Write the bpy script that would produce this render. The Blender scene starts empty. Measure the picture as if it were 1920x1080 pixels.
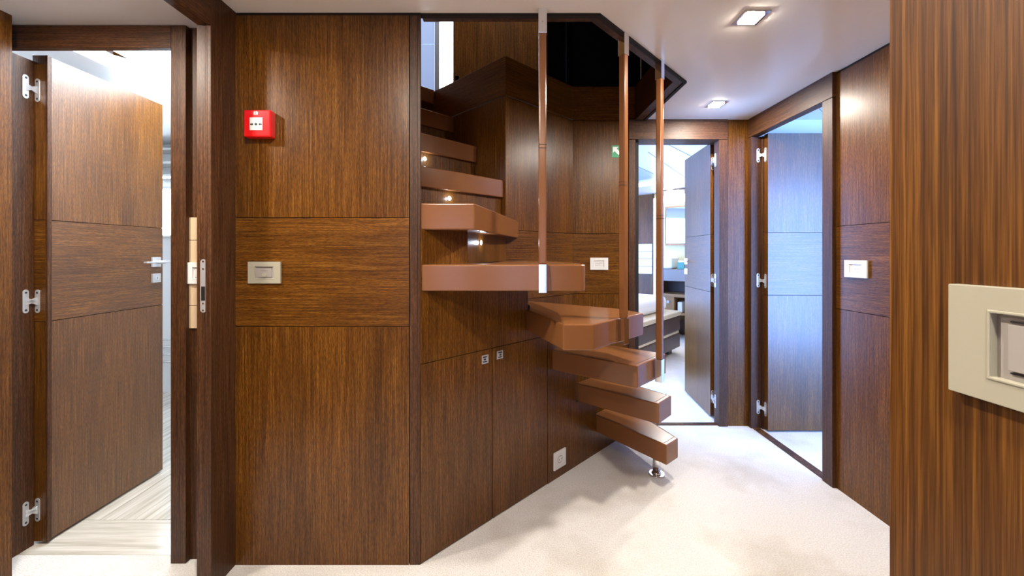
import bpy, bmesh, math, random
from mathutils import Vector, Matrix
C = bpy.context.scene.collection
random.seed(4)
FPX, CX, HY, CH = 748.0, 960.0, 475.0, 1.15      # focal length (px), principal x, horizon y, eye height

# ------------------------------------------------------------------ camera, world, exposure
cam = bpy.data.cameras.new('camera'); cam.sensor_width = 36; cam.lens = 36*FPX/1920
cam.shift_y = -65/1920; cam.clip_start = 0.01
co = bpy.data.objects.new('camera', cam); C.objects.link(co)
co.location = (0, 0, CH); co.rotation_euler = (math.pi/2, 0, 0)
bpy.context.scene.camera = co
sc = bpy.context.scene
sc.view_settings.view_transform = 'Standard'; sc.view_settings.look = 'None'
sc.view_settings.gamma = 1; sc.view_settings.exposure = 0.82
w = bpy.data.worlds.new('world'); sc.world = w; w.use_nodes = True
w.node_tree.nodes['Background'].inputs[0].default_value = (.6, .75, 1, 1)
w.node_tree.nodes['Background'].inputs[1].default_value = .5

WARM = (1, .86, .70); NEUT = (1, .91, .79); COOL = (.34, .54, 1); BLUE = (.20, .42, 1)
def area(name, loc, size, power, col, rot=(0, 0, 0), sy=None):
    l = bpy.data.lights.new(name, 'AREA'); l.energy = power; l.color = col; l.size = size
    if sy: l.shape = 'RECTANGLE'; l.size_y = sy
    o = bpy.data.objects.new(name, l); C.objects.link(o); o.location = loc; o.rotation_euler = rot
    return o
R90 = math.pi/2
# daylight through the windows
area('daylight_bath_skylight', (-1.62, 1.93, 2.02), .55, 3.5, (.70, .84, 1), (0, 0, 0), .5)
area('daylight_bath_window', (-2.9, 3.24, 1.5), .6, 5, (.62, .79, 1), (-R90, 0, 0), .5)
area('daylight_bedroom_window', (.33, 4.4, 1.0), 1.7, 20, BLUE, (0, -R90, 0), 2.9)
area('daylight_cabin_window', (3.15, .66, 1.02), 1.2, 60, BLUE, (R90, 0, 0), 1.8)
area('daylight_upper_window', (-.85, 3.55, 3.2), 1.2, 3, (.62, .76, 1), (-R90, 0, 0), 1.3)

# ------------------------------------------------------------------ materials
def mat(name, col, rough=.5, metal=0, coat=0, emit=None, es=0, spec=.5):
    m = bpy.data.materials.new(name); m.use_nodes = True
    b = m.node_tree.nodes['Principled BSDF']
    b.inputs['Base Color'].default_value = (*col, 1); b.inputs['Roughness'].default_value = rough
    b.inputs['Metallic'].default_value = metal; b.inputs['Coat Weight'].default_value = coat
    b.inputs['Specular IOR Level'].default_value = spec
    if emit: b.inputs['Emission Color'].default_value = (*emit, 1); b.inputs['Emission Strength'].default_value = es
    return m
def N(m, t): return m.node_tree.nodes.new(t)
def L(m, a, b): m.node_tree.links.new(a, b)
def noisemap(m, scale, detail=3, ns=1.0, rot=0):
    tc = N(m, 'ShaderNodeTexCoord'); mp = N(m, 'ShaderNodeMapping'); nz = N(m, 'ShaderNodeTexNoise')
    mp.inputs['Scale'].default_value = scale; mp.inputs['Rotation'].default_value = (0, 0, rot)
    nz.inputs['Scale'].default_value = ns
    nz.inputs['Detail'].default_value = detail; nz.inputs['Roughness'].default_value = .6
    L(m, tc.outputs['Object'], mp.inputs['Vector']); L(m, mp.outputs['Vector'], nz.inputs['Vector'])
    return nz
def ramp(m, src, stops):
    r = N(m, 'ShaderNodeValToRGB'); e = r.color_ramp.elements
    while len(e) < len(stops): e.new(.5)
    for i, (p, c) in enumerate(stops): e[i].position = p; e[i].color = (*c, 1)
    L(m, src, r.inputs['Fac']); return r
def wood(name, horiz=False, dark=(.058, .020, .0025), mid=(.132, .048, .0045), light=(.225, .098, .014), rough=.34, spec=.36, f=1.9, vs=5, fv=60, lo=(.52, .46, .42)):
    m = mat(name, mid, rough); b = m.node_tree.nodes['Principled BSDF']; b.inputs['Specular IOR Level'].default_value = spec
    s1 = (vs, vs, 150*f) if horiz else (150*f, 150*f, vs)
    s2 = (fv, fv, 420*f) if horiz else (420*f, 420*f, fv)
    s3 = (.9, .9, 9) if horiz else (9, 9, .9)
    a = noisemap(m, s1, 3); c = noisemap(m, s2, 2); d = noisemap(m, s3, 2)
    r1 = ramp(m, a.outputs['Fac'], [(.30, dark), (.52, mid), (.74, light)])
    r2 = ramp(m, c.outputs['Fac'], [(.38, lo), (.60, (1.22, 1.22, 1.22))])
    r3 = ramp(m, d.outputs['Fac'], [(.3, (.78, .76, .74)), (.7, (1.2, 1.2, 1.18))])
    for prev, nxt in ((r1, r2), (None, r3)):
        mx = N(m, 'ShaderNodeMix'); mx.data_type = 'RGBA'; mx.blend_type = 'MULTIPLY'; mx.inputs[0].default_value = 1
        L(m, prev.outputs[0] if prev else last, mx.inputs[6]); L(m, nxt.outputs[0], mx.inputs[7]); last = mx.outputs[2]
    L(m, last, b.inputs['Base Color'])
    bp = N(m, 'ShaderNodeBump'); bp.inputs['Strength'].default_value = .12; bp.inputs['Distance'].default_value = .0008
    L(m, c.outputs['Fac'], bp.inputs['Height']); L(m, bp.outputs[0], b.inputs['Normal'])
    return m
M = {}
M['wv'] = wood('dark_oak_vertical'); M['wh'] = wood('dark_oak_horizontal', True)
M['wnear'] = wood('dark_oak_broad_grain', vs=2.2, fv=14, f=1.5, lo=(.72, .68, .64), dark=(.032, .010, .0015), mid=(.108, .039, .0045), light=(.20, .083, .012), rough=.45)
M['wtrim'] = wood('dark_oak_trim', dark=(.028, .011, .005), mid=(.080, .030, .009), light=(.13, .06, .022), rough=.5)
M['wtrimh'] = wood('dark_oak_trim_horizontal', True, dark=(.028, .011, .005), mid=(.080, .030, .009), light=(.13, .06, .022), rough=.5)
M['dv'] = wood('door_veneer_vertical', spec=.85, rough=.30); M['dh'] = wood('door_veneer_horizontal', True, spec=.85, rough=.30)
M['groove'] = mat('groove', (.012, .006, .003), .8)
M['leather'] = mat('tan_leather', (.225, .088, .030), .21)
m = M['leather']; nz = noisemap(m, (1, 1, 1), 2, 420); bp = N(m, 'ShaderNodeBump'); bp.inputs['Strength'].default_value = .12; bp.inputs['Distance'].default_value = .0006
L(m, nz.outputs['Fac'], bp.inputs['Height']); L(m, bp.outputs[0], m.node_tree.nodes['Principled BSDF'].inputs['Normal'])
M['stitch'] = mat('leather_seam', (.07, .028, .014), .7)
M['chrome'] = mat('polished_chrome', (.82, .82, .84), .12, 1)
M['steel'] = mat('satin_steel', (.60, .62, .66), .36, .5)
M['hole'] = mat('screw_recess', (.03, .03, .035), .5)
M['plate'] = mat('champagne_plate', (.38, .355, .27), .42)
M['platein'] = mat('taupe_switch_insert', (.33, .30, .27), .5)
M['white'] = mat('white_plastic', (.80, .80, .78), .35)
M['red'] = mat('red_plastic', (.75, .006, .010), .28, coat=.3)
M['black'] = mat('black_print', (.012, .012, .012), .5)
M['green'] = mat('green_sign', (.01, .30, .12), .4)
M['ceil'] = mat('cream_lacquer_ceiling', (.93, .85, .75), .2, spec=.45)
M['ceilw'] = mat('white_ceiling', (.78, .78, .80), .3)
M['wallw'] = mat('white_wall', (.80, .80, .80), .4)
M['cream'] = mat('cream_leather', (.62, .53, .38), .4)
M['beige'] = mat('beige_leather', (.66, .50, .32), .4)
M['linen'] = mat('white_linen', (.84, .84, .86), .8)
M['brown'] = mat('brown_bed_leather', (.075, .045, .035), .4)
M['glassb'] = mat('black_glass', (.006, .006, .008), .04, spec=.6)
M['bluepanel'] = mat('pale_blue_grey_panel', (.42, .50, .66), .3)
M['frost'] = mat('frosted_glass_added_glow', (.4, .5, .7), .4, emit=(.40, .56, 1), es=.33)  # added emission stands in for daylight on the upper blue panel
M['grey'] = mat('grey_stone_top', (.20, .17, .15), .3)
M['honey'] = mat('honey_wood', (.30, .17, .07), .4)
M['mirror'] = mat('mirror_glass', (.85, .92, .90), .03, 1)
M['greenbox'] = mat('green_glass', (.03, .22, .16), .25)
M['lamp'] = mat('lamp_lens', (1, 1, 1), .5, emit=(1, .94, .86), es=110)
M['led'] = mat('led_lens', (1, 1, 1), .5, emit=(.75, .86, 1), es=60)
M['strip'] = mat('light_strip', (1, 1, .9), .5, emit=(1, .97, .85), es=2.5)
M['amber'] = mat('amber_strip', (1, .8, .4), .5, emit=(1, .72, .20), es=2.0)
M['day'] = mat('daylight_pane', (1, 1, 1), .5, emit=(.88, .94, 1), es=6)
M['dayblue'] = mat('blue_daylight_pane', (1, 1, 1), .5, emit=(.22, .44, 1), es=5)
M['dayblue2'] = mat('soft_blue_daylight_pane', (1, 1, 1), .5, emit=(.24, .45, 1), es=4.2)
M['reflpane'] = mat('cool_reflection_pane', (1, 1, 1), .5, emit=(.5, .62, 1), es=3.5)  # glow of the added panes behind the camera, made for reflections
M['daybright'] = mat('daylight_glare_pane', (1, 1, 1), .5, emit=(.82, .91, 1), es=9)
M['vanity'] = mat('vanity_wall', (.62, .58, .34), .5)
# carpet
m = M['carpet'] = mat('cream_carpet', (.75, .70, .63), .95, spec=.1)
b = m.node_tree.nodes['Principled BSDF']
a = noisemap(m, (1, 1, 1), 3, 2.6); c = noisemap(m, (1, 1, 1), 2, 190)
r1 = ramp(m, a.outputs['Fac'], [(.32, (.70, .66, .60)), (.52, (.84, .82, .79))])
r2 = ramp(m, c.outputs['Fac'], [(.3, (.80, .79, .77)), (.65, (1.04, 1.04, 1.04))])
mx = N(m, 'ShaderNodeMix'); mx.data_type = 'RGBA'; mx.blend_type = 'MULTIPLY'; mx.inputs[0].default_value = 1
L(m, r1.outputs[0], mx.inputs[6]); L(m, r2.outputs[0], mx.inputs[7]); L(m, mx.outputs[2], b.inputs['Base Color'])
bp = N(m, 'ShaderNodeBump'); bp.inputs['Strength'].default_value = .7; bp.inputs['Distance'].default_value = .006
L(m, c.outputs['Fac'], bp.inputs['Height']); L(m, bp.outputs[0], b.inputs['Normal'])
# striped marble, two lay directions
def marble(name, rot):
    m = mat(name, (.62, .57, .48), .22); nz = noisemap(m, (2, 45, 1) if not rot else (45, 2, 1), 4, 1, rot*.2)
    r = ramp(m, nz.outputs['Fac'], [(.3, (.42, .38, .30)), (.5, (.62, .58, .50)), (.68, (.74, .71, .64))])
    L(m, r.outputs[0], m.node_tree.nodes['Principled BSDF'].inputs['Base Color']); return m
M['marA'] = marble('striped_marble_lengthwise', 0); M['marB'] = marble('striped_marble_slanted', -.75); M['marC'] = marble('striped_marble_slanted_back', .75)

# ------------------------------------------------------------------ mesh helpers
class MB:
    def __init__(s): s.bm = bmesh.new(); s.mats = []
    def mi(s, k):
        if k not in s.mats: s.mats.append(k)
        return s.mats.index(k)
    def _hull(s, a, b, k):
        n = len(a); i = s.mi(k)
        va = [s.bm.verts.new(p) for p in a]; vb = [s.bm.verts.new(p) for p in b]
        fs = [s.bm.faces.new(va), s.bm.faces.new(vb[::-1])]
        for q in range(n): fs.append(s.bm.faces.new((va[q], vb[q], vb[(q+1) % n], va[(q+1) % n])))
        for f in fs: f.material_index = i
        return fs
    def prism(s, poly, z0, z1, k):
        return s._hull([(x, y, z0) for x, y in poly], [(x, y, z1) for x, y in poly], k)
    def box(s, x0, x1, y0, y1, z0, z1, k):
        return s.prism([(x0, y0), (x1, y0), (x1, y1), (x0, y1)], z0, z1, k)
    def wall(s, p, q, z0, z1, t, k):
        """upright slab: visible face from p to q, thickness t towards the left of p->q"""
        d = Vector((q[0]-p[0], q[1]-p[1])).normalized(); n = Vector((-d.y, d.x))*t
        return s.prism([p, q, (q[0]+n.x, q[1]+n.y), (p[0]+n.x, p[1]+n.y)], z0, z1, k)
    def face(s, o, u, v, pts, t, k):
        """polygon pts (a,b) in frame o+a*u+b*v extruded by t along u x v"""
        o, u, v = Vector(o), Vector(u).normalized(), Vector(v).normalized(); n = u.cross(v)
        A = [o+u*x+v*y for x, y in pts]; return s._hull(A, [p+n*t for p in A], k)
    def rect(s, o, u, v, w, h, t, k): return s.face(o, u, v, [(-w/2, -h/2), (w/2, -h/2), (w/2, h/2), (-w/2, h/2)], t, k)
    def ring(s, o, u, v, w, h, wi, hi, t, k, dx=0, dy=0):
        o, u, v = Vector(o), Vector(u).normalized(), Vector(v).normalized(); n_ = u.cross(v); i = s.mi(k)
        def q(a, b, c, d, e): return [s.bm.verts.new(o+u*x+v*y+n_*e) for x, y in ((a, c), (b, c), (b, d), (a, d))]
        out0, out1 = q(-w/2, w/2, -h/2, h/2, 0), q(-w/2, w/2, -h/2, h/2, t)
        in0, in1 = q(dx-wi/2, dx+wi/2, dy-hi/2, dy+hi/2, 0), q(dx-wi/2, dx+wi/2, dy-hi/2, dy+hi/2, t)
        for A, B in ((out0, out1), (out1, in1), (in1, in0), (in0, out0)):
            for e in range(4): s.bm.faces.new((A[e], A[(e+1) % 4], B[(e+1) % 4], B[e])).material_index = i
    def cyl(s, p, q, r, k, n=20, r2=None):
        p, q = Vector(p), Vector(q); d = (q-p).normalized(); a = d.orthogonal().normalized(); b = d.cross(a); r2 = r if r2 is None else r2
        A = [p+a*r*math.cos(2*math.pi*i/n)+b*r*math.sin(2*math.pi*i/n) for i in range(n)]
        B = [q+a*r2*math.cos(2*math.pi*i/n)+b*r2*math.sin(2*math.pi*i/n) for i in range(n)]
        fs = s._hull(A, B, k)
        for f in fs[2:]: f.smooth = True
    def build(s, name, parent=None, bevel=0, seg=2, **props):
        bm = s.bm; bmesh.ops.recalc_face_normals(bm, faces=bm.faces[:])
        if bevel:
            es = [e for e in bm.edges if len(e.link_faces) == 2 and e.calc_face_angle(0) > .5]
            bmesh.ops.bevel(bm, geom=es, offset=bevel, segments=seg, profile=.5, affect='EDGES', clamp_overlap=True)
        bmesh.ops.triangulate(bm, faces=[f for f in bm.faces if len(f.verts) > 4])
        me = bpy.data.meshes.new(name); bm.to_mesh(me); bm.free()
        for k in s.mats: me.materials.append(M[k])
        o = bpy.data.objects.new(name, me); C.objects.link(o)
        if parent:
            o.parent = parent; o.matrix_parent_inverse = Matrix.Translation(-parent.location)
        for a, v in props.items(): o[a] = v
        return o
def thing(name, label, cat, loc, group=None):
    o = bpy.data.objects.new(name, None); C.objects.link(o); o.location = loc
    o['label'] = label; o['category'] = cat
    if group: o['group'] = group
    return o
def tag(o, label, cat, group=None):
    o['label'] = label; o['category'] = cat
    if group: o['group'] = group
    return o
def st(mb, name, **k): return mb.build(name, kind='structure', **k)
def PX(px, py, Y): return ((px-CX)/FPX*Y, Y, CH-(py-HY)/FPX*Y)
def stadium(w, h, n=8):
    r = w/2; pts = []
    for i in range(n+1): a = math.pi*i/n; pts.append((r*math.cos(a), h/2-r+r*math.sin(a)))
    for i in range(n+1): a = math.pi+math.pi*i/n; pts.append((r*math.cos(a), -h/2+r+r*math.sin(a)))
    return pts
ZB0, ZB1, ZC, ZU = .880, 1.282, 2.04, 2.26       # seams of the grain band, ceiling, upper floor
G = .0015
def panelled(mb, p, q, z0, z1, t=.02, kv='wv', kh='wh'):
    """three stacked veneer panels with shadow gaps, dark backing behind"""
    for a, b, k in ((z0, ZB0-G, kv), (ZB0+G, ZB1-G, kh), (ZB1+G, z1, kv)):
        if b > a: mb.wall(p, q, a, b, t, k)
    d = Vector((q[0]-p[0], q[1]-p[1])).normalized(); n = Vector((-d.y, d.x))*.004
    mb.wall((p[0]+n.x, p[1]+n.y), (q[0]+n.x, q[1]+n.y), z0, z1, t-.002, 'groove')

# ------------------------------------------------------------------ floor and ceilings
m_ = MB(); m_.prism([(-1.9, -1.6), (1.62, -1.6), (1.62, 2.70), (-1.2, 2.70), (-1.2, 1.52), (-1.9, 1.52)], -.05, 0, 'carpet'); st(m_, 'floor')
m_ = MB()
m_.box(-3.7, -1.2, 1.521, 1.72, -.05, 0, 'marA')
for i in range(17):
    x0 = -3.7+.148*i
    m_.box(x0, min(x0+.146, -1.2), 1.722, 3.35, -.05, -.0004*(i % 2), 'marB' if i % 2 else 'marC')
st(m_, 'floor_bathroom')
m_ = MB(); m_.box(.3, 4.2, 2.701, 6.9, -.05, 0, 'carpet'); st(m_, 'floor_bedroom')
m_ = MB(); m_.box(1.621, 4.2, .6, 2.70, -.05, 0, 'carpet'); st(m_, 'floor_cabin')
m_ = MB(); m_.prism([(-1.03, -1.6), (1.62, -1.6), (1.62, 2.68), (.89, 2.68), (.898, 2.061), (.327, 1.483), (-1.03, 1.483)], ZC, ZC+.12, 'ceil'); st(m_, 'ceiling')
m_ = MB(); m_.box(-1.95, -1.03, .5, 1.50, 1.997, 2.05, 'ceilw'); st(m_, 'ceiling_vestibule')
m_ = MB()
for a in ((-3.7, -1.95, 1.5, 3.4), (-1.95, -1.2, 1.5, 1.62), (-1.95, -1.2, 2.24, 3.4), (-1.24, -1.2, 1.62, 2.24)): m_.box(*a, 2.05, 2.12, 'ceilw')
m_.prism([(-1.95, 1.95), (-1.72, 2.24), (-1.95, 2.24)], 2.05, 2.12, 'ceilw')
st(m_, 'ceiling_bathroom')
m_ = MB(); m_.box(.3, 4.2, 2.70, 6.9, ZC, ZC+.1, 'ceilw'); st(m_, 'ceiling_bedroom')
m_ = MB(); m_.box(1.62, 4.2, .6, 2.70, ZC, ZC+.1, 'ceilw'); st(m_, 'ceiling_cabin')

# ------------------------------------------------------------------ front wall and the parts round the camera
YF = 1.472
m_ = MB(); panelled(m_, (-1.02, YF), (-.380, YF), 0, ZC-.012)
m_.box(-1.02, -.338, YF+.004, YF+.02, ZC-.012, ZC, 'groove')
st(m_, 'wall_front')
m_ = MB(); m_.box(-.377, -.350, YF, YF+.025, 0, ZC-.012, 'wtrim'); m_.prism([(-.349, YF), (-.338, YF), (-.338, YF+.012), (-.355, YF+.025), (-.377, YF+.025)], 0, ZC-.012, 'wtrim')
st(m_, 'trim_1', bevel=.001)
m_ = MB(); m_.box(-1.075, -1.045, 1.36, 1.50, 0, 1.93, 'wtrim'); m_.box(-1.043, -1.036, 1.356, 1.50, 0, 1.93, 'wtrim'); m_.box(-1.034, -1.02, 1.352, 1.50, 0, ZC, 'wtrim')
m_.box(-1.075, -1.042, .3, 1.50, 1.93, ZC, 'wtrimh'); m_.box(-1.034, -1.02, .3, 1.352, 1.925, ZC, 'wtrimh')
m_.box(-1.075, -1.022, .3, .45, 0, 1.925, 'wtrim')
st(m_, 'door_4', bevel=.0015)                      # the pocket door opening beside the camera
m_ = MB(); m_.box(-1.075, -1.02, -1.6, .3, 0, ZC, 'wv'); st(m_, 'wall_left')
m_ = MB()
for x0, x1 in ((-1.1, -.80), (-.60, -.09), (.09, .25), (.335, 1.62)): m_.box(x0, x1, -1.65, -1.6, 0, ZC, 'wv')
for x0, x1 in ((-.80, -.60), (-.09, .09), (.25, .335)): m_.box(x0, x1, -1.65, -1.6, 0, .55, 'wv'); m_.box(x0, x1, -1.65, -1.6, 1.65, ZC, 'wv')
st(m_, 'wall_behind')
m_ = MB(); m_.box(-.80, -.60, -1.66, -1.65, .55, 1.65, 'reflpane'); st(m_, 'reflection_pane_1')  # unseen glowing pane, added for a cool streak on the wide tread
m_ = MB(); m_.box(-.09, .09, -1.66, -1.65, .55, 1.65, 'reflpane'); st(m_, 'reflection_pane_2')  # second added pane out of view, reflected in the same tread face
m_ = MB(); m_.box(.25, .335, -1.66, -1.65, .55, 1.65, 'reflpane'); st(m_, 'reflection_pane_3')  # narrow unseen pane, added so the chrome foot bracket catches light
m_ = MB(); m_.box(.338, 1.60, -1.6, .357, 0, ZC, 'wnear'); st(m_, 'wall_near_right')
m_ = MB(); m_.box(-2.3, -1.78, 1.38, 1.42, 0, 2.0, 'wv'); m_.box(-1.83, -1.78, .45, 1.38, 0, 2.0, 'wv'); m_.box(-1.83, -1.075, .40, .45, 0, 2.0, 'wv')
st(m_, 'wall_vestibule')
m_ = MB(); m_.box(-1.24, -1.075, 1.50, 1.53, 0, 2.0, 'wtrim'); st(m_, 'wall_recess')
# beige strip of leather tiles with a switch beside the pocket door
m_ = MB()
zz = [PX(0, y, 1.5)[2] for y in (615, 573, 450, 408)]
for a, b in ((zz[0], zz[1]), (zz[1]+.002, PX(0, 512, 1.5)[2]), (PX(0, 512, 1.5)[2]+.002, zz[2]-.002), (zz[2], zz[3])):
    m_.box(-1.213, -1.12, 1.494, 1.50, a, b, 'beige')
tag(m_.build('leather_tile_strip', bevel=.001), 'narrow upright strip of beige leather tiles in the recess by the left doorway', 'wall panel')

# ------------------------------------------------------------------ switches
def switch(loc, n, label, name='light_switch', w=.12, h=.08, kp='plate', group=None, style=0):
    """plate centred at loc, n = outward horizontal normal"""
    n = Vector((n[0], n[1], 0)).normalized(); up = Vector((0, 0, 1)); u = up.cross(n)
    t = thing(name, label, 'light switch', loc)
    o = Vector(loc)
    a = MB(); a.ring(o, u, up, w, h, .066, .044, .008, kp); a.ring(o+n*.0075, u, up, .070, .048, .066, .044, .0014, kp); a.build('frame_plate', t, bevel=.0006)
    a = MB(); a.rect(o, u, up, .066, .044, .0035, 'platein' if kp == 'plate' else kp); a.build('insert', t)
    if style == 0:
        a = MB(); a.rect(o+n*.0035, u, up, .052, .034, .002, 'platein' if kp == 'plate' else kp); a.rect(o+n*.0036+up*.0075, u, up, .028, .0015, .0022, 'hole')
        a.build('rocker', t, bevel=.0005)
        a = MB(); c = o-up*.008+n*.0035; a.cyl(c, c+n*.005, .008, 'plate'); a.build('button', t)
    elif style == 1:
        a = MB(); a.rect(o+n*.0035, u, up, .05, .031, .003, 'platein' if kp == 'plate' else kp); a.build('rocker', t, bevel=.0006)
        for q in (1, -1):
            a = MB(); a.rect(o+n*.0036+up*.0172*q, u, up, .05, .001, .001, 'hole'); a.build('seam', t)
    else:
        a = MB(); a.rect(o+n*.0035-u*.012, u, up, .022, .026, .002, kp); a.rect(o+n*.0035+u*.012, u, up, .022, .026, .002, kp); a.build('rocker', t, bevel=.0005)
        a = MB(); a.rect(o+n*.0036, u, up, .044, .0015, .0022, 'platein'); a.build('mark', t)
    return t
c = PX(497.5, 511, YF); switch(c, (0, -1), 'champagne switch plate with round button on the front wood wall below the red alarm')
switch((.338, .242, 1.087), (-1, 0), 'large close-up champagne switch plate on the near wood wall at right', style=1)
c = PX(1123, 494.5, 2.657); switch(c, (0, -1), 'small white switch plate on the wall behind the stairs, left of the bedroom doorway', kp='white', style=2)
switch((1.588, 1.838, 1.078), (-1, 0), 'cream switch plate on the right wall panel beside the cabin doorway', kp='white', style=2)
c = PX(375, 512, 1.492); switch((-1.158, 1.494, c[2]), (0, -1), 'half-hidden pale switch plate set in the beige leather strip by the left door', kp='white', style=1)

# red fire call point
c = PX(492, 236.5, YF); t = thing('fire_call_point', 'red square fire alarm call point on the front wood wall', 'fire alarm', c)
o = Vector(c); u, v = Vector((1, 0, 0)), Vector((0, 0, 1))
a = MB(); a.rect(o, u, v, .098, .098, .032, 'red'); a.build('housing', t, bevel=.005, seg=3)
a = MB(); a.rect(o+Vector((-.002, -.032, -.002)), u, v, .046, .046, .002, 'white'); a.build('push_panel', t, bevel=.0006)
a = MB(); f = o+Vector((-.002, -.0342, -.004))
a.cyl(f, f+Vector((0, -.0006, 0)), .0048, 'black')
for s in (-1, 1):
    a.face(f, u, v, [(s*q[0], q[1]) for q in ((.021, .002), (.021, -.002), (.015, -.002), (.015, -.005), (.009, 0), (.015, .005), (.015, .002))][::s], .0006, 'black')
a.face(f, u, v, [(.012, -.015), (.019, -.015), (.019, -.013), (.012, -.013)], .0005, 'platein')
a.build('arrow_mark', t)
a = MB(); f = o+Vector((-.004, -.0322, .037))
a.face(f, u, v, [(-.007, -.006), (.008, -.006), (.008, .003), (.003, .007), (0, .004), (-.004, .007), (-.007, .002)], .0006, 'white')
a.face(f, u, v, [(-.004, -.004), (-.002, -.004), (.003, .003), (.001, .003)], .0012, 'red'); a.build('flame_mark', t)

# ------------------------------------------------------------------ hinges, handles, door leaves
def hinge(parent, A, ua, B, ub, z, h=.092, w=.024, na=None, nb=None):
    """two round-ended plates joined by link arms; A,B plate centres (x,y), ua,ub width directions"""
    a = MB(); up = Vector((0, 0, 1)); PA, PB = Vector((*A, z)), Vector((*B, z-.003))
    for P, uu in ((PA, ua), (PB, ub)):
        a.face(P, (*uu, 0), up, stadium(w, h), .002, 'steel')
        n = Vector((*uu, 0)).cross(up)
        for s in (-1, 1):
            q = P+up*s*(h/2-.012)+n*.002; a.cyl(q, q+n*.0006, .0045, 'hole', 12)
    for dz in (-.009, .009):
        d = (PB-PA); d.z = 0; d.normalize(); s = d.cross(up)
        p, q = PA+up*dz, PB-up*dz
        a._hull([p+up*.007+s*.002, p-up*.007+s*.002, p-up*.007-s*.012, p+up*.007-s*.012],
                [q+up*.007+s*.002, q-up*.007+s*.002, q-up*.007-s*.012, q+up*.007-s*.012], 'steel')
    return a.build('hinge', parent, bevel=.0008, seg=1)
def leaf(parent, p, q, th, z0, z1, edgek='wv'):
    """door leaf: visible face p->q, thickness th to its left"""
    a = MB()
    for z_a, z_b, k in ((z0, ZB0-G, 'dv'), (ZB0+G, ZB1-G, 'dh'), (ZB1+G, z1, 'dv')): a.wall(p, q, z_a, z_b, th, k)
    d = Vector((q[0]-p[0], q[1]-p[1])).normalized(); n = Vector((-d.y, d.x))*.003
    e = d*.001
    a.wall((p[0]+n.x+e.x, p[1]+n.y+e.y), (q[0]+n.x-e.x, q[1]+n.y-e.y), z0+.002, z1-.002, th-.006, 'groove')
    return a.build('door_leaf', parent)
def lever(parent, pos, u, n, zk=None):
    """square rose at pos with a lever pointing along u; n = outward normal of the leaf face"""
    o = Vector(pos); u = Vector(u); n = Vector(n); up = Vector((0, 0, 1))
    if u.cross(up).dot(n) < 0: uu = -u
    else: uu = u
    a = MB(); a.rect(o, uu, up, .05, .05, .009, 'steel')
    a.cyl(o+n*.008, o+n*.05, .009, 'steel')
    q = o+n*.05
    a._hull([q-u*.012+up*.005, q-u*.012-up*.005, q-u*.012-up*.005+n*.018, q-u*.012+up*.005+n*.018],
            [q+u*.12+up*.004, q+u*.12-up*.004, q+u*.12-up*.004+n*.018, q+u*.12+up*.004+n*.018], 'steel')
    a.build('handle', parent, bevel=.0015)
    o2 = o-up*.082
    a = MB(); a.rect(o2, uu, up, .046, .046, .009, 'steel'); a.cyl(o2+n*.009, o2+n*.011, .011, 'chrome'); a.rect(o2+n*.0112, uu, up, .003, .013, .0006, 'hole')
    a.build('lock_plate', parent, bevel=.001)

# door_1: bathroom doorway at left, in the plane Y = 1.478
m_ = MB(); m_.box(-1.265, -1.209, 1.478, 1.56, 0, 1.995, 'wtrim'); m_.box(-1.95, -1.265, 1.478, 1.503, 1.912, 1.995, 'wtrimh'); m_.box(-1.95, -1.209, 1.503, 1.56, 1.95, 1.995, 'wtrimh')
m_.box(-1.935, -1.900, 1.478, 1.574, 0, 1.912, 'wv'); m_.box(-1.900, -1.885, 1.500, 1.574, 0, 1.908, 'wtrim')
m_.box(-1.278, -1.265, 1.515, 1.56, 0, 1.912, 'wtrim')
d1 = st(m_, 'door_1', bevel=.0015)
lf = leaf(d1, (-1.842, 1.576), (-1.842, 2.103), .052, .012, 1.932)
a = MB(); a.box(-1.8415, -1.834, 1.575, 1.590, .012, 1.932, 'wtrim'); a.build('rebate_strip', lf)
for y in (163, 565, 962):
    hinge(lf, (-1.8845, 1.545), (0, 1), (-1.873, 1.5755), (1, 0), CH-(y-HY)/FPX*1.55, w=.020)
lever(lf, (-1.842, 2.06, 1.105), (0, -1, 0), (1, 0, 0))
# strike plate of the pocket door
c = PX(381.5, 536, 1.36)
a = MB(); a.face((c[0], 1.36, c[2]), (1, 0, 0), (0, 0, 1), stadium(.020, .182), .0015, 'steel')
a.rect((c[0], 1.3585, c[2]-.026), (1, 0, 0), (0, 0, 1), .013, .048, .0006, 'black')
for dz in (.083, .058, -.06, -.083): a.cyl((c[0], 1.3585, c[2]+dz), (c[0], 1.3575, c[2]+dz), .003, 'chrome', 12)
a.build('strike_plate', bpy.data.objects['door_4'])

# ------------------------------------------------------------------ bathroom beyond door 1
m_ = MB(); m_.box(-3.7, -1.2, 3.3, 3.35, 0, 1.30, 'wallw'); m_.box(-3.7, -1.2, 3.3, 3.35, 1.68, 2.05, 'wallw')
m_.box(-3.7, -3.2, 3.3, 3.35, 1.3, 1.68, 'wallw'); m_.box(-2.6, -1.2, 3.3, 3.35, 1.3, 1.68, 'wallw'); st(m_, 'wall_bathroom_back')
m_ = MB(); m_.box(-3.75, -3.7, 1.5, 3.35, 0, 2.05, 'wallw'); m_.box(-3.7, -1.95, 1.5, 1.53, 0, 2.05, 'wallw'); st(m_, 'wall_bathroom_left')
m_ = MB(); m_.box(-1.235, -1.2, 1.562, 3.3, 0, 2.05, 'wallw'); st(m_, 'wall_bathroom_right')
m_ = MB(); m_.box(-1.95, -1.24, 1.62, 2.24, 2.14, 2.16, 'daybright'); w1 = st(m_, 'window_1')
m_ = MB(); m_.box(-3.2, -2.6, 3.335, 3.345, 1.3, 1.68, 'daybright'); w2 = st(m_, 'window_2')
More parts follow.
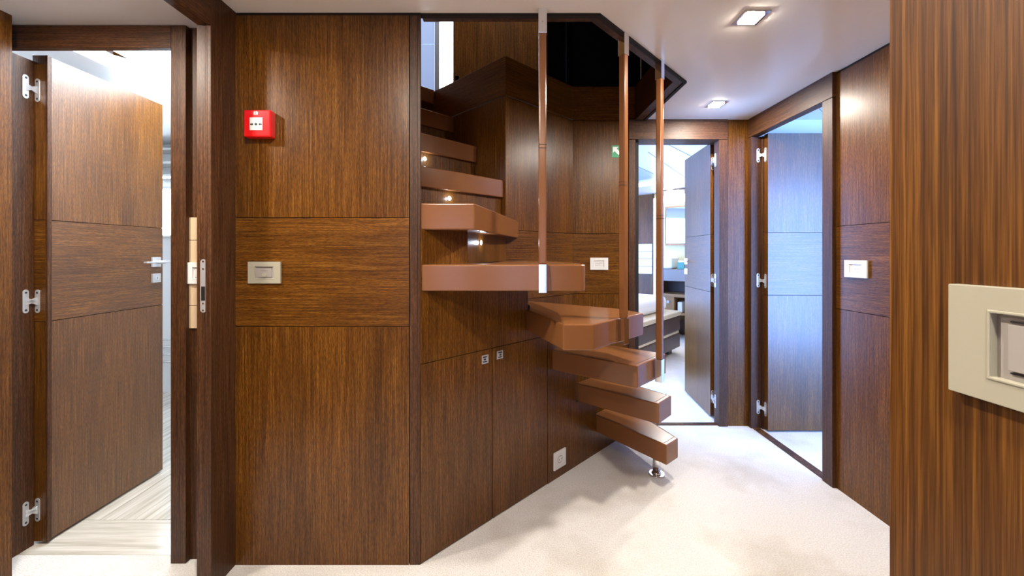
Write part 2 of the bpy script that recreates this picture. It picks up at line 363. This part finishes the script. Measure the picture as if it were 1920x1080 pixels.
a = MB(); a.box(-3.2, -2.6, 3.27, 3.335, 1.285, 1.30, 'white'); a.box(-3.2, -2.6, 3.28, 3.335, 1.68, 1.70, 'steel'); a.build('window_frame', w2)
t = MB()
for z in (1.76, 1.86, 1.97): t.box(-3.2, -2.55, 3.16, 3.30, z, z+.018, 'white')
t.box(-3.2, -3.17, 3.16, 3.30, 1.74, 2.0, 'white'); t.box(-2.58, -2.55, 3.16, 3.30, 1.74, 2.0, 'white')
tag(t.build('wall_shelf', bevel=.002), 'white slatted shelf above the bright bathroom window at left', 'shelf')
t = thing('towel_warmer', 'low clear and chrome rail on the bathroom wall beside the open left door', 'rail', (-2.6, 3.2, .25))
a = MB(); a.box(-2.62, -2.60, 3.22, 3.26, .22, .52, 'chrome'); a.box(-2.62, -2.60, 3.22, 3.30, .50, .52, 'chrome'); a.box(-2.62, -2.60, 3.22, 3.30, .22, .24, 'chrome'); a.build('post', t)
a = MB()
for z in (.27, .33, .39, .45): a.cyl((-2.95, 3.24, z), (-2.6, 3.24, z), .008, 'chrome')
a.build('rail', t)

# ------------------------------------------------------------------ stair well walls
DX = -1.81                                          # diagonal wall: X - Y = DX
def dg(x): return (x, x-DX)
xa, xb = -.337, .818
m_ = MB()
z_door = .74
# panel above the cupboard doors, then steps down under the treads
m_.wall(dg(xa), dg(-.181), z_door+G, 1.240, .02, 'wv')
m_.wall(dg(-.181), dg(.0756), z_door+G, 1.01, .02, 'wv')
m_.wall(dg(.0756), dg(.177), z_door+G, .79, .02, 'wv')
m_.wall(dg(.179), dg(.346), 0, .565, .02, 'wv'); m_.wall(dg(.179), dg(.21), .565, .79, .02, 'wv')
m_.wall(dg(.346), dg(.485), 0, .345, .02, 'wv'); m_.wall(dg(.485), dg(xb), 0, .125, .02, 'wv')
m_.wall((xa-.02*.7, xa-DX+.02*.7+.002), (.1-.02*.7, .1-DX+.02*.7+.002), 0, .9, .01, 'groove')
st(m_, 'wall_diagonal')
# cupboard under the stairs
t = thing('stair_cupboard', 'dark wood two-door cupboard built under the stairs', 'cupboard', (*dg(-.08), 0))
def latch(parent, x, z, flip):
    n = Vector((1, -1, 0)).normalized(); u = Vector((1, 1, 0)).normalized(); up = Vector((0, 0, 1)); o = Vector((*dg(x), z))
    a = MB(); a.ring(o, u, up, .036, .036, .026, .026, .003, 'steel'); a.rect(o, u, up, .026, .026, .001, 'hole')
    a.ring(o+n*.001-u*.002*flip, u, up, .018, .014, .012, .008, .003, 'steel'); a.rect(o+n*.001+u*.010*flip, u, up, .004, .018, .003, 'steel')
    a.build('latch', parent, bevel=.0006)
for x0, x1, lx, lz, fl in ((xa+.001, -.0862, -.115, .700, 1), (-.0832, .176, -.054, .704, -1)):
    a = MB(); a.wall(dg(x0), dg(x1), .004, z_door-G, .02, 'wv'); d = a.build('door', t, bevel=.0008)
    latch(d, lx, lz, fl)
a = MB(); n = .030
a.prism([(xa-.014, xa-DX+.022), (.176-.014, .176-DX+.022), (.176-.20, .176-DX+.20), (xa-.014+.0, xa-DX+.30)], .004, .738, 'groove'); a.build('body', t)
# well back walls
KC = (-.036, 2.24); KR = (.404, 2.657)
m_ = MB(); panelled(m_, KC, KR, .3, ZC-.004); st(m_, 'wall_stair_right')
m_ = MB(); panelled(m_, KR, (.817, 2.657), 0, ZC-.004); m_.box(.404, .85, 2.678, 2.70, 0, ZC, 'groove'); st(m_, 'wall_back')
e = (-1.25, 3.454)
m_ = MB(); m_.wall(e, KC, .9, ZC-.004, .02, 'wv'); st(m_, 'wall_stair_flight')
# fascia round the well between the ceiling and upper floor
m_ = MB()
m_.wall(e, KC, ZC, ZU, .03, 'wh'); m_.wall(KC, KR, ZC, ZU, .03, 'wh'); m_.wall(KR, (.82, 2.657), ZC, ZU, .03, 'wh')
m_.prism([(.83, 2.068), (.86, 2.068), (.86, 2.657), (.82, 2.657)], ZC+.001, ZU, 'wtrimh')
st(m_, 'trim_2', bevel=.001)
m_ = MB()
inn = [(-.338, 1.527), (.305, 1.527), (.832, 2.064), (.818, 2.665)]; mid = [(-.338, 1.495), (.318, 1.495), (.885, 2.062), (.872, 2.665)]; out = [(-.338, 1.478), (.327, 1.478), (.903, 2.061), (.89, 2.665)]
for i in range(3):
    m_.prism([out[i], out[i+1], mid[i+1], mid[i]], ZC-.010, ZC+.2, 'groove'); m_.prism([mid[i], mid[i+1], inn[i+1], inn[i]], ZC-.004, ZU, 'wtrimh')
st(m_, 'trim_3')
# left wall of the flight, from the front wall's corner backwards
m_ = MB(); m_.wall((-1.25, 2.384), (-.350, 1.500), 1.0, ZU, -.02, 'wv')
st(m_, 'wall_stair_left')

# ------------------------------------------------------------------ the staircase
T = .098
stair = thing('staircase', 'winding staircase of tan leather-covered floating treads against the diagonal wood wall', 'staircase', (.4, 2.0, 0))
treads = {
 1: (.220, [(.475, 2.310), (.749, 1.932), (.835, 2.005), (.792, 2.147), (.672, 2.500)]),
 2: (.440, [(.348, 2.185), (.692, 1.883), (.795, 1.989), (.690, 2.124), (.515, 2.345)]),
 3: (.660, [(.190, 2.025), (.5457, 1.737), (.690, 1.880), (.752, 1.950), (.521, 2.130), (.395, 2.225)]),
 4: (.885, [(.060, 1.900), (.191, 1.490), (.305, 1.490), (.4345, 1.625), (.584, 1.770), (.515, 1.906), (.089, 2.227), (.0, 2.22), (-.02, 1.92)]),
 5: (1.108, [(-.337, 1.477), (.259, 1.477), (.274, 1.493), (.284, 1.750), (.200, 2.080), (.05, 2.29), (-.045, 2.20), (-.10, 1.75), (-.30, 1.55)]),
 6: (1.336, [(-.337, 1.480), (-.139, 1.480), (.037, 2.303), (-.032, 2.236), (-.060, 2.262), (-.46, 1.84), (-.46, 1.62)]),
}
def flight_nosing(k):
    """right and left ends of the straight flight's nosings (45 degrees)"""
    s = {7: -2.295, 8: -2.624, 9: -2.948, 10: -3.264}[k]
    return ((2.200+s)/2, (2.200-s)/2), ((1.150+s)/2, (1.150-s)/2)
zt = {7: 1.562, 8: 1.796, 9: 2.026, 10: 2.268}
r2 = math.sqrt(.5)
for k, z in zt.items():
    (rx, ry), (lx, ly) = flight_nosing(k); d = .25
    treads[k] = (z, [(lx, ly), (rx, ry), (rx-d*r2, ry+d*r2), (lx-d*r2, ly+d*r2)])
for k in sorted(treads):
    z, poly = treads[k]
    a = MB(); a.prism(poly, z-T, z, 'leather'); tr = a.build('tread', stair, bevel=.005, seg=3)
    if k <= 3:                                       # stitched seam across the tread near its outer end
        cxy = Vector((sum(p[0] for p in poly)/len(poly), sum(p[1] for p in poly)/len(poly)))
        P = [Vector(p).lerp(cxy, .10) for p in poly]
        for i in range(1, len(P)-1 if k != 3 else 3):
            a = MB(); dd = (P[i+1]-P[i]); nn = Vector((-dd.y, dd.x)).normalized()*.0012
            a.prism([P[i]+nn, P[i+1]+nn, P[i+1]-nn, P[i]-nn], z-.001, z+.0006, 'stitch')
            a.build('seam', tr)
# risers of the enclosed part
def riser(p, q, z0, z1):
    a = MB(); a.wall(p, q, z0, z1, .015, 'wv'); return a.build('riser', stair)
riser(dg(-.181), (-.034, 2.236), 1.108, 1.238)
for k in (7, 8, 9, 10):
    (rx, ry), (lx, ly) = flight_nosing(k); o_ = .022*r2
    zb = {7: 1.336, 8: zt[7], 9: zt[8], 10: zt[9]}[k]
    riser((lx-o_, ly+o_), (rx-o_, ry+o_), zb, zt[k]-T)
# poles: leather-covered square bars, chrome foot brackets and top sleeves
def rbox(a, cx, cy, s, rot, z0, z1, k):
    p = [(cx+s*(x*math.cos(rot)-y*math.sin(rot)), cy+s*(x*math.sin(rot)+y*math.cos(rot))) for x, y in ((-.5, -.5), (.5, -.5), (.5, .5), (-.5, .5))]
    a.prism(p, z0, z1, k)
for cx, cy, rot, zb, zj in ((.111, 1.460, 0, 1.108, 1.532), (.4526, 1.619, math.radians(40), .885, 1.425), (.681, 1.839, math.radians(45), .66, 1.31)):
    a = MB(); rbox(a, cx, cy, .0275, rot, zb+.002, 1.955, 'leather'); p = a.build('pole', stair, bevel=.005, seg=3)
    a = MB(); rbox(a, cx, cy, .0280, rot, zj-.0015, zj+.0015, 'stitch'); rbox(a, cx, cy, .0280, rot, zj+.012, zj+.0145, 'stitch'); a.build('seam_ring', p)
    a = MB(); rbox(a, cx, cy, .0305, rot, zb-T-.004, zb+.003, 'chrome'); a.build('foot_bracket', p, bevel=.0015)
    a = MB(); rbox(a, cx, cy, .0305, rot, 1.950, ZC+.0, 'chrome')
    a.cyl((cx-.0155*math.cos(rot)*0-.0, cy, 1.99), (cx, cy-.0165, 1.99), .002, 'hole', 10); a.build('top_sleeve', p, bevel=.0015)
a = MB(); a.cyl((.752, 2.075, .008), (.752, 2.075, .125), .019, 'chrome', 24); a.build('support_leg', stair)
a = MB(); a.cyl((.752, 2.075, 0), (.752, 2.075, .008), .042, 'chrome', 28, .038); a.cyl((.752, 2.075, .008), (.752, 2.075, .018), .026, 'chrome', 24, .020); a.build('foot_plate', stair)

# step lights
def step_light(pos, n, label, p=.10):
    n = Vector((*n, 0)).normalized(); o = Vector(pos)
    t = thing('step_light', label, 'step light', pos, None)
    a = MB(); a.cyl(o, o+n*.003, .012, 'steel', 20); a.build('bezel', t)
    a = MB(); a.cyl(o+n*.003, o+n*.0036, .009, 'led', 16); a.build('lens', t)
    l = bpy.data.lights.new('step_glow', 'POINT'); l.energy = p; l.color = (.75, .85, 1); l.shadow_soft_size = .006
    q = bpy.data.objects.new('step_glow', l); C.objects.link(q); q.location = o+n*.02
def on_riser(k, px, py):
    (rx, ry), (lx, ly) = flight_nosing(k); s = ry-rx+.022*2*r2; kx = (px-CX)/FPX; Y = s/(1-kx); X = kx*Y
    return (X+.0002, Y-.0002, CH-(py-HY)/FPX*Y)
step_light(on_riser(8, 796, 298), (1, -1), 'highest of the three round step lights, at the left edge under a leather tread')
step_light(on_riser(7, 842, 372), (1, -1), 'middle of the three round step lights, just above the upper angular tread')
rp, rq = Vector(dg(-.181)), Vector((-.034, 2.236)); kx = (901-CX)/FPX
tt = (kx*rp.y-rp.x)/((rq.x-rp.x)-kx*(rq.y-rp.y)); P = rp.lerp(rq, tt); dn = (rq-rp).normalized()
step_light((P.x, P.y, CH-(455-HY)/FPX*P.y), (dn.y, -dn.x), 'lowest of the three step lights, in the recess between the two widest treads', .1)

# wall socket on the diagonal wall
kx = (1048.5-CX)/FPX; Y = -DX/(1-kx); X = kx*Y; zc_ = CH-(860-HY)/FPX*Y
t = thing('wall_socket', 'silver-white round-pin wall socket low on the diagonal wood wall', 'socket', (X, Y, zc_))
n = Vector((1, -1, 0)).normalized(); u = Vector((1, 1, 0)).normalized(); up = Vector((0, 0, 1)); o = Vector((X, Y, zc_))
a = MB(); a.ring(o, u, up, .095, .088, .052, .048, .008, 'white'); a.build('frame_plate', t, bevel=.0012)
a = MB(); a.rect(o, u, up, .052, .048, .006, 'white'); a.cyl(o+n*.006, o+n*.0065, .019, 'platein', 28); a.cyl(o+n*.0065, o+n*.0068, .0165, 'white', 28); a.build('insert', t)
a = MB()
for s in (-1, 1):
    q = o+u*.0085*s+n*.0067; a.cyl(q, q+n*.0008, .0026, 'hole', 12)
a.rect(o+n*.0068+up*.0145, u, up, .006, .003, .001, 'chrome'); a.rect(o+n*.0068-up*.0145, u, up, .006, .003, .001, 'chrome'); a.build('contact_hole', t)

# green escape sign
c = PX(1158, 284, 2.657); t = thing('exit_sign', 'small green escape sign with white arrow behind the middle stair pole', 'sign', c)
o = Vector(c); u, v = Vector((1, 0, 0)), up
a = MB(); a.rect(o, u, v, .080, .080, .002, 'green'); a.build('backing', t)
a = MB(); a.face(o+Vector((-.004, -.0021, .002)), u, v, [(-.028, .028), (.010, .028), (-.002, .016), (.024, -.010), (.010, -.026), (-.016, .000), (-.028, -.012)][::-1], -.0006, 'white'); a.build('arrow', t)

# ------------------------------------------------------------------ upper deck seen through the well
m_ = MB(); m_.prism([(-1.10, 2.20), (-.55, 2.755), (-.050, 2.275), (.39, 2.69), (.39, 3.3), (-2.2, 3.3), (-2.2, 2.2)], ZU-.02, ZU+.003, 'wh')
st(m_, 'floor_upper')
m_ = MB()
for x0, x1 in ((-.487, -.29), (-.288, .02), (.022, .40), (.402, 1.6)): m_.box(x0, x1, 3.30, 3.34, ZU, 4.4, 'wv')
m_.box(-.487, 1.6, 3.32, 3.36, ZU, 4.4, 'groove'); st(m_, 'wall_upper_back')
m_ = MB(); m_.box(-1.5, -.487, 3.58, 3.60, ZU, 3.7, 'day'); w3 = st(m_, 'window_3')
a = MB(); a.box(-.47, -.44, 3.30, 3.62, ZU, 2.62, 'steel'); a.build('window_frame', w3)
m_ = MB(); m_.box(-1.2, -.655, 3.36, 3.39, ZU, 2.91, 'frost'); m_.box(-1.2, -.655, 3.36, 3.39, 2.915, 4.2, 'frost'); m_.box(-.65, -.61, 3.35, 3.40, ZU, 4.2, 'bluepanel')
st(m_, 'wall_upper_left')
m_ = MB(); m_.wall((.224, 2.500), (.404, 2.672), ZU, 3.6, .02, 'glassb'); m_.wall((.404, 2.672), (.86, 2.672), ZU, 3.6, .02, 'glassb'); m_.wall((.865, 2.672), (.865, 2.05), ZU, 3.6, .02, 'glassb')
m_.wall((.865, 2.05), (.30, 1.46), ZU, 3.6, .02, 'glassb')
st(m_, 'wall_upper_glass')
m_ = MB(); m_.box(-2.3, 1.6, 1.0, 3.7, 4.3, 4.35, 'wtrimh'); st(m_, 'ceiling_upper')
m_ = MB(); m_.box(-2.3, .3, 1.44, 1.465, ZU, 4.3, 'wv'); m_.box(-2.33, -2.3, 1.44, 3.7, ZU, 4.3, 'wv'); st(m_, 'wall_upper_front')

# ------------------------------------------------------------------ bedroom doorway (door_2) and corner post
YB = 2.657
m_ = MB()
m_.box(.775, .817, YB-.012, 2.79, 0, ZC-.135, 'wtrim'); m_.box(1.375, 1.432, YB-.012, 2.715, 0, ZC-.135, 'wtrim')
m_.box(.775, 1.432, YB-.012, 2.79, ZC-.133, ZC, 'wtrimh')
d2 = st(m_, 'door_2', bevel=.0015)
m_ = MB(); m_.box(1.433, 1.60, YB, 2.83, 0, ZC, 'wv'); st(m_, 'wall_corner')
m_ = MB(); m_.box(.80, 1.40, 2.665, 2.70, 0, .006, 'wtrimh'); st(m_, 'trim_4')
lf = leaf(d2, (1.434, 3.31), (1.388, 2.792), .038, .012, 1.922)
for y in (304, 525, 746):
    hinge(lf, (1.3749, 2.697), (0, -1), (1.404, 2.7915), (1, 0), CH-(y-HY)/FPX*2.76, w=.022)
lever(lf, (1.4295, 3.262, 1.085), (.088, -.996, 0), (-.996, -.088, 0))
# bedroom shell
BP = Vector((1.876, 6.10)); BD = Vector((.775, -.632)).normalized(); BN = Vector((-BD.y, BD.x))*-1   # wall line, BN points to the viewer
def BW(px, off=0):
    p = BP+BN*off; k = (px-CX)/FPX; t = (k*p.y-p.x)/(BD.x-k*BD.y); return p+BD*t
def BZ(py, p): return CH-(py-HY)/FPX*p.y
def bslab(a, px0, px1, z0, z1, off0, off1, k):
    p0, p1 = BW(px0, off1), BW(px1, off1); q0, q1 = p0-BN*(off1-off0), p1-BN*(off1-off0)
    a.prism([tuple(p0), tuple(p1), tuple(q1), tuple(q0)], z0, z1, k)
m_ = MB(); bslab(m_, 1150, 1224, 0, ZC-.01, -.04, 0, 'wv'); st(m_, 'wall_bedroom_back')
m_ = MB(); bslab(m_, 1224, 1420, 0, ZC-.01, -.04, 0, 'vanity'); st(m_, 'wall_bedroom_vanity')
m_ = MB(); m_.box(.28, .3, 2.70, 2.95, 0, ZC, 'wallw'); m_.box(.28, .3, 5.85, 6.9, 0, ZC, 'wallw'); m_.box(.28, .3, 2.95, 5.85, 0, .12, 'wallw'); m_.box(.28, .3, 2.95, 5.85, 1.85, ZC, 'wallw'); st(m_, 'wall_bedroom_left')
m_ = MB(); m_.box(.27, .28, 2.95, 5.85, .12, 1.85, 'dayblue2'); st(m_, 'window_4')
m_ = MB(); m_.box(4.2, 4.25, 2.7, 6.9, 0, ZC, 'wv'); st(m_, 'wall_bedroom_right')
m_ = MB(); m_.box(.3, 1.0, 6.85, 6.9, 0, ZC, 'wallw'); st(m_, 'wall_bedroom_far')
# white panelled board on the wall
p = BW(1205, .02); t = MB()
zt_, zb_ = BZ(457, p), BZ(513, p); dz = (zt_-zb_)/4
for i in range(4): bslab(t, 1180, 1222.5, zb_+i*dz, zb_+(i+1)*dz-.006, .002, .03, 'wallw')
tag(t.build('wall_board'), 'white horizontally grooved board on the bedroom wall seen through the doorway', 'wall panel')
m_ = MB(); bslab(m_, 1223, 1224.5, 0, ZC-.01, 0, .05, 'wtrim'); st(m_, 'trim_5')
t = MB(); p = BW(1227, .03); bslab(t, 1225.5, 1229, .5, BZ(372, p), .001, .03, 'strip')
tag(t.build('light_strip'), 'upright glowing light strip at the edge of the bedroom vanity', 'light')
t = thing('vanity_cornice', 'lit cornice over the bedroom mirror with a glowing band', 'cornice', (*BW(1260, .1), 1.9))
p = BW(1260, .25); a = MB(); bslab(a, 1230, 1400, BZ(365, p), ZC-.02, .001, .25, 'grey'); a.build('top_board', t)
a = MB(); bslab(a, 1230, 1400, BZ(376, p), BZ(365, p)-.001, .02, .24, 'strip'); a.build('lens', t)
# mirror
t = thing('wall_mirror', 'tall framed mirror above the bedroom vanity', 'mirror', (*BW(1275, .02), 1.5))
p = BW(1270, .03); z0, z1 = BZ(460, p), BZ(386, p)
a = MB(); bslab(a, 1247, 1345, z0, z1, .002, .03, 'honey'); a.build('frame', t)
a = MB(); bslab(a, 1249.5, 1343, z0+.03, z1-.02, .031, .034, 'mirror'); a.build('mirror_glass', t)
# vanity desk
t = thing('vanity_desk', 'grey-topped bedroom vanity desk with open recess and honey wood drawers', 'desk', (*BW(1300, .3), 0))
p = BW(1260, .45)
zs = [BZ(y, p) for y in (505, 527, 553, 557, 590)]
a = MB(); bslab(a, 1229, 1420, zs[1], zs[0], .003, .45, 'grey'); a.build('desk_top', t, bevel=.004)
a = MB(); bslab(a, 1229, 1420, zs[3], zs[2]+.012, .003, .45, 'honey'); a.build('shelf', t, bevel=.003)
a = MB(); bslab(a, 1229, 1231, .0, zs[1], .003, .45, 'honey'); bslab(a, 1231, 1420, 0, zs[1], .003, .01, 'brown'); a.build('side_panel', t)
a = MB(); bslab(a, 1231, 1264, zs[4]-.12, zs[3], .02, .44, 'honey'); d = a.build('drawer', t, bevel=.003)
q = BW(1254, .44); a = MB(); bslab(a, 1250, 1255, BZ(569, p), BZ(564, p), .44, .455, 'steel'); a.build('knob', d)
a = MB(); bslab(a, 1266, 1420, zs[4], zs[4]+.03, .02, .44, 'honey'); a.build('lower_shelf', t)
t = MB(); bslab(t, 1270, 1279, zs[4]+.032, zs[4]+.17, .2, .40, 'wallw')
tag(t.build('small_box', bevel=.01), 'small white box on the lower open shelf of the bedroom vanity', 'box')
t = MB(); bslab(t, 1228, 1260, zs[0]+.001, BZ(481, p), .1, .40, 'linen')
tag(t.build('folded_towel_stack', bevel=.03, seg=3), 'rounded white bundle of towels on the bedroom vanity top', 'towels')
t = MB(); bslab(t, 1270, 1283, zs[0]+.001, zs[0]+.09, .15, .40, 'greenbox')
tag(t.build('green_box', bevel=.004), 'small green glass box on the bedroom vanity top near the door leaf', 'box')
# bed, turned about 45 degrees
bc = Vector((1.94, 4.60)); b1 = Vector((-.674, -.739)); b2 = Vector((-.739, .674))
def bq(i0, i1, j0, j1): return [tuple(bc+b1*i+b2*j) for i, j in ((i0, j0), (i1, j0), (i1, j1), (i0, j1))]
t = thing('bed', 'low bed on a brown leather base with cream edging seen through the doorway', 'bed', (*(bc+b1*.6+b2*.5), 0))
a = MB(); a.prism(bq(0, 1.3, 0, 0.990), .075, .235, 'brown'); a.build('lower_base', t, bevel=.012)
a = MB(); a.prism(bq(.01, 1.3, .01, 0.980), .235, .265, 'cream'); a.build('lower_edging', t, bevel=.006)
a = MB(); a.prism(bq(0, 1.3, 0, 0.990), .267, .435, 'brown'); a.build('upper_base', t, bevel=.012)
a = MB(); a.prism(bq(-.01, 1.3, -.01, 1.000), .435, .487, 'cream'); a.build('upper_edging', t, bevel=.012)
a = MB(); a.prism(bq(.10, 1.3, .10, 0.900), .487, .67, 'linen'); a.build('mattress', t, bevel=.07, seg=5)
for i, j in ((.12, .12), (1.2, .12), (.12, .87)):
    a = MB(); a.prism(bq(i-.05, i+.05, j-.05, j+.05), 0, .075, 'brown'); a.build('leg', t)
# ceiling strip light and seams in the bedroom
def CP(px, py, z=ZC): Y = (z-CH)*FPX/(HY-py); return ((px-CX)/FPX*Y, Y)
t = MB(); t.prism([CP(1170, 348), CP(1262, 334), CP(1276, 338), CP(1170, 354)], ZC-.006, ZC-.001, 'amber')
tag(t.build('ceiling_light_strip'), 'amber glowing strip set in the bedroom ceiling', 'ceiling light')
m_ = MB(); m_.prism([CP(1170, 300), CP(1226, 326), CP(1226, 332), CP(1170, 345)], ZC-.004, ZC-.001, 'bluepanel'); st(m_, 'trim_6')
m_ = MB()
for p, q in (((1235, 262), (1300, 295)), ((1215, 285), (1285, 333))):
    P, Q = Vector(CP(*p)), Vector(CP(*q)); n = (Q-P).normalized(); n = Vector((-n.y, n.x))*.004
    m_.prism([tuple(P+n), tuple(Q+n), tuple(Q-n), tuple(P-n)], ZC-.0015, ZC, 'platein')
st(m_, 'trim_7')

# ------------------------------------------------------------------ right wall, cabin doorway (door_3)
XR = 1.590
m_ = MB(); panelled(m_, (XR, 1.957), (XR, .36), 0, ZC-.012); m_.box(XR+.004, XR+.02, .36, 1.957, ZC-.012, ZC, 'groove'); st(m_, 'wall_right')
m_ = MB()
m_.box(1.570, 1.625, 1.955, 2.02, 0, 1.915, 'wtrim'); m_.box(1.570, 1.636, 2.62, 2.657, 0, 1.915, 'wtrim'); m_.box(1.636, 1.68, 2.604, 2.657, 0, 1.915, 'wtrim')
m_.box(1.570, 1.625, 1.955, 2.657, 1.917, ZC, 'wtrimh')
d3 = st(m_, 'door_3', bevel=.0015)
m_ = MB(); m_.box(1.58, 1.625, 2.02, 2.62, 0, .006, 'wtrimh'); st(m_, 'trim_8')
lf = leaf(d3, (1.644, 2.562), (2.20, 2.562), .038, .012, 1.921)
for y in (290, 526, 765):
    hinge(lf, (1.616, 2.6195), (1, 0), (1.6435, 2.587), (0, -1), CH-(y-HY)/FPX*2.60, w=.021)
lever(lf, (2.155, 2.562, 1.085), (-1, 0, 0), (0, -1, 0))
m_ = MB(); m_.box(4.2, 4.25, .6, 2.70, 0, ZC, 'wv'); m_.box(1.64, 4.2, 2.66, 2.699, 0, ZC, 'wallw'); st(m_, 'wall_cabin')
m_ = MB(); m_.box(1.62, 4.2, .6, .62, 0, ZC, 'wallw'); st(m_, 'wall_cabin_near')
m_ = MB(); m_.box(2.55, 3.75, .621, .63, .1, 1.95, 'dayblue'); st(m_, 'window_5')
m_ = MB()
P, Q = Vector(CP(1528, 195)), Vector(CP(1560, 228)); n = (Q-P).normalized(); n = Vector((-n.y, n.x))*.002
m_.prism([tuple(P+n), tuple(Q+n), tuple(Q-n), tuple(P-n)], ZC-.001, ZC, 'platein'); st(m_, 'trim_9')

# ------------------------------------------------------------------ downlights
def downlight(x, y, label, power, col=NEUT, s=.096, size=.08, rot=0, ZC=ZC):
    t = thing('downlight', label, 'ceiling light', (x, y, ZC), None)
    u = Vector((math.cos(rot), math.sin(rot), 0)); v = Vector((-math.sin(rot), math.cos(rot), 0)); o = Vector((x, y, ZC-.0005))
    a = MB(); a.ring(o, u, -v, s, s, s*.68, s*.68, .004, 'chrome'); a.build('frame', t, bevel=.001)
    a = MB(); a.rect(o, u, -v, s*.66, s*.66, .009, 'lamp'); a.build('lens', t)
    area('downlight_lamp', (x, y, ZC-.012), size, power, col, (0, 0, rot))
downlight(.900, 1.503, 'square ceiling downlight nearest the camera, beyond the stair opening', 11)
downlight(1.217, 2.378, 'square ceiling downlight by the bedroom doorway', 8)
downlight(-.42, .60, 'square ceiling downlight in front of the panelled front wall', 13)
downlight(.05, -.25, 'square ceiling downlight over the camera position', 8)
c = CP(1254, 353); downlight(c[0], c[1], 'square downlight in the bedroom ceiling', 3, NEUT, .16)
c = CP(1503, 243); downlight(c[0], c[1], 'square downlight in the cabin ceiling above the blue-lit door leaf', 4, NEUT)
downlight(2.9, 3.9, 'square downlight in the right half of the bedroom ceiling', 2)
downlight(-1.4, 1.0, 'unseen square downlight added to brighten the vestibule ceiling', 9, ZC=1.997)  # added lamp out of view, lifts the vestibule brightness
downlight(-.1, 2.95, 'unseen square downlight added to brighten the upper deck walls above the stairs', 12, ZC=4.3)  # added lamp out of view, brightens the upper wood walls
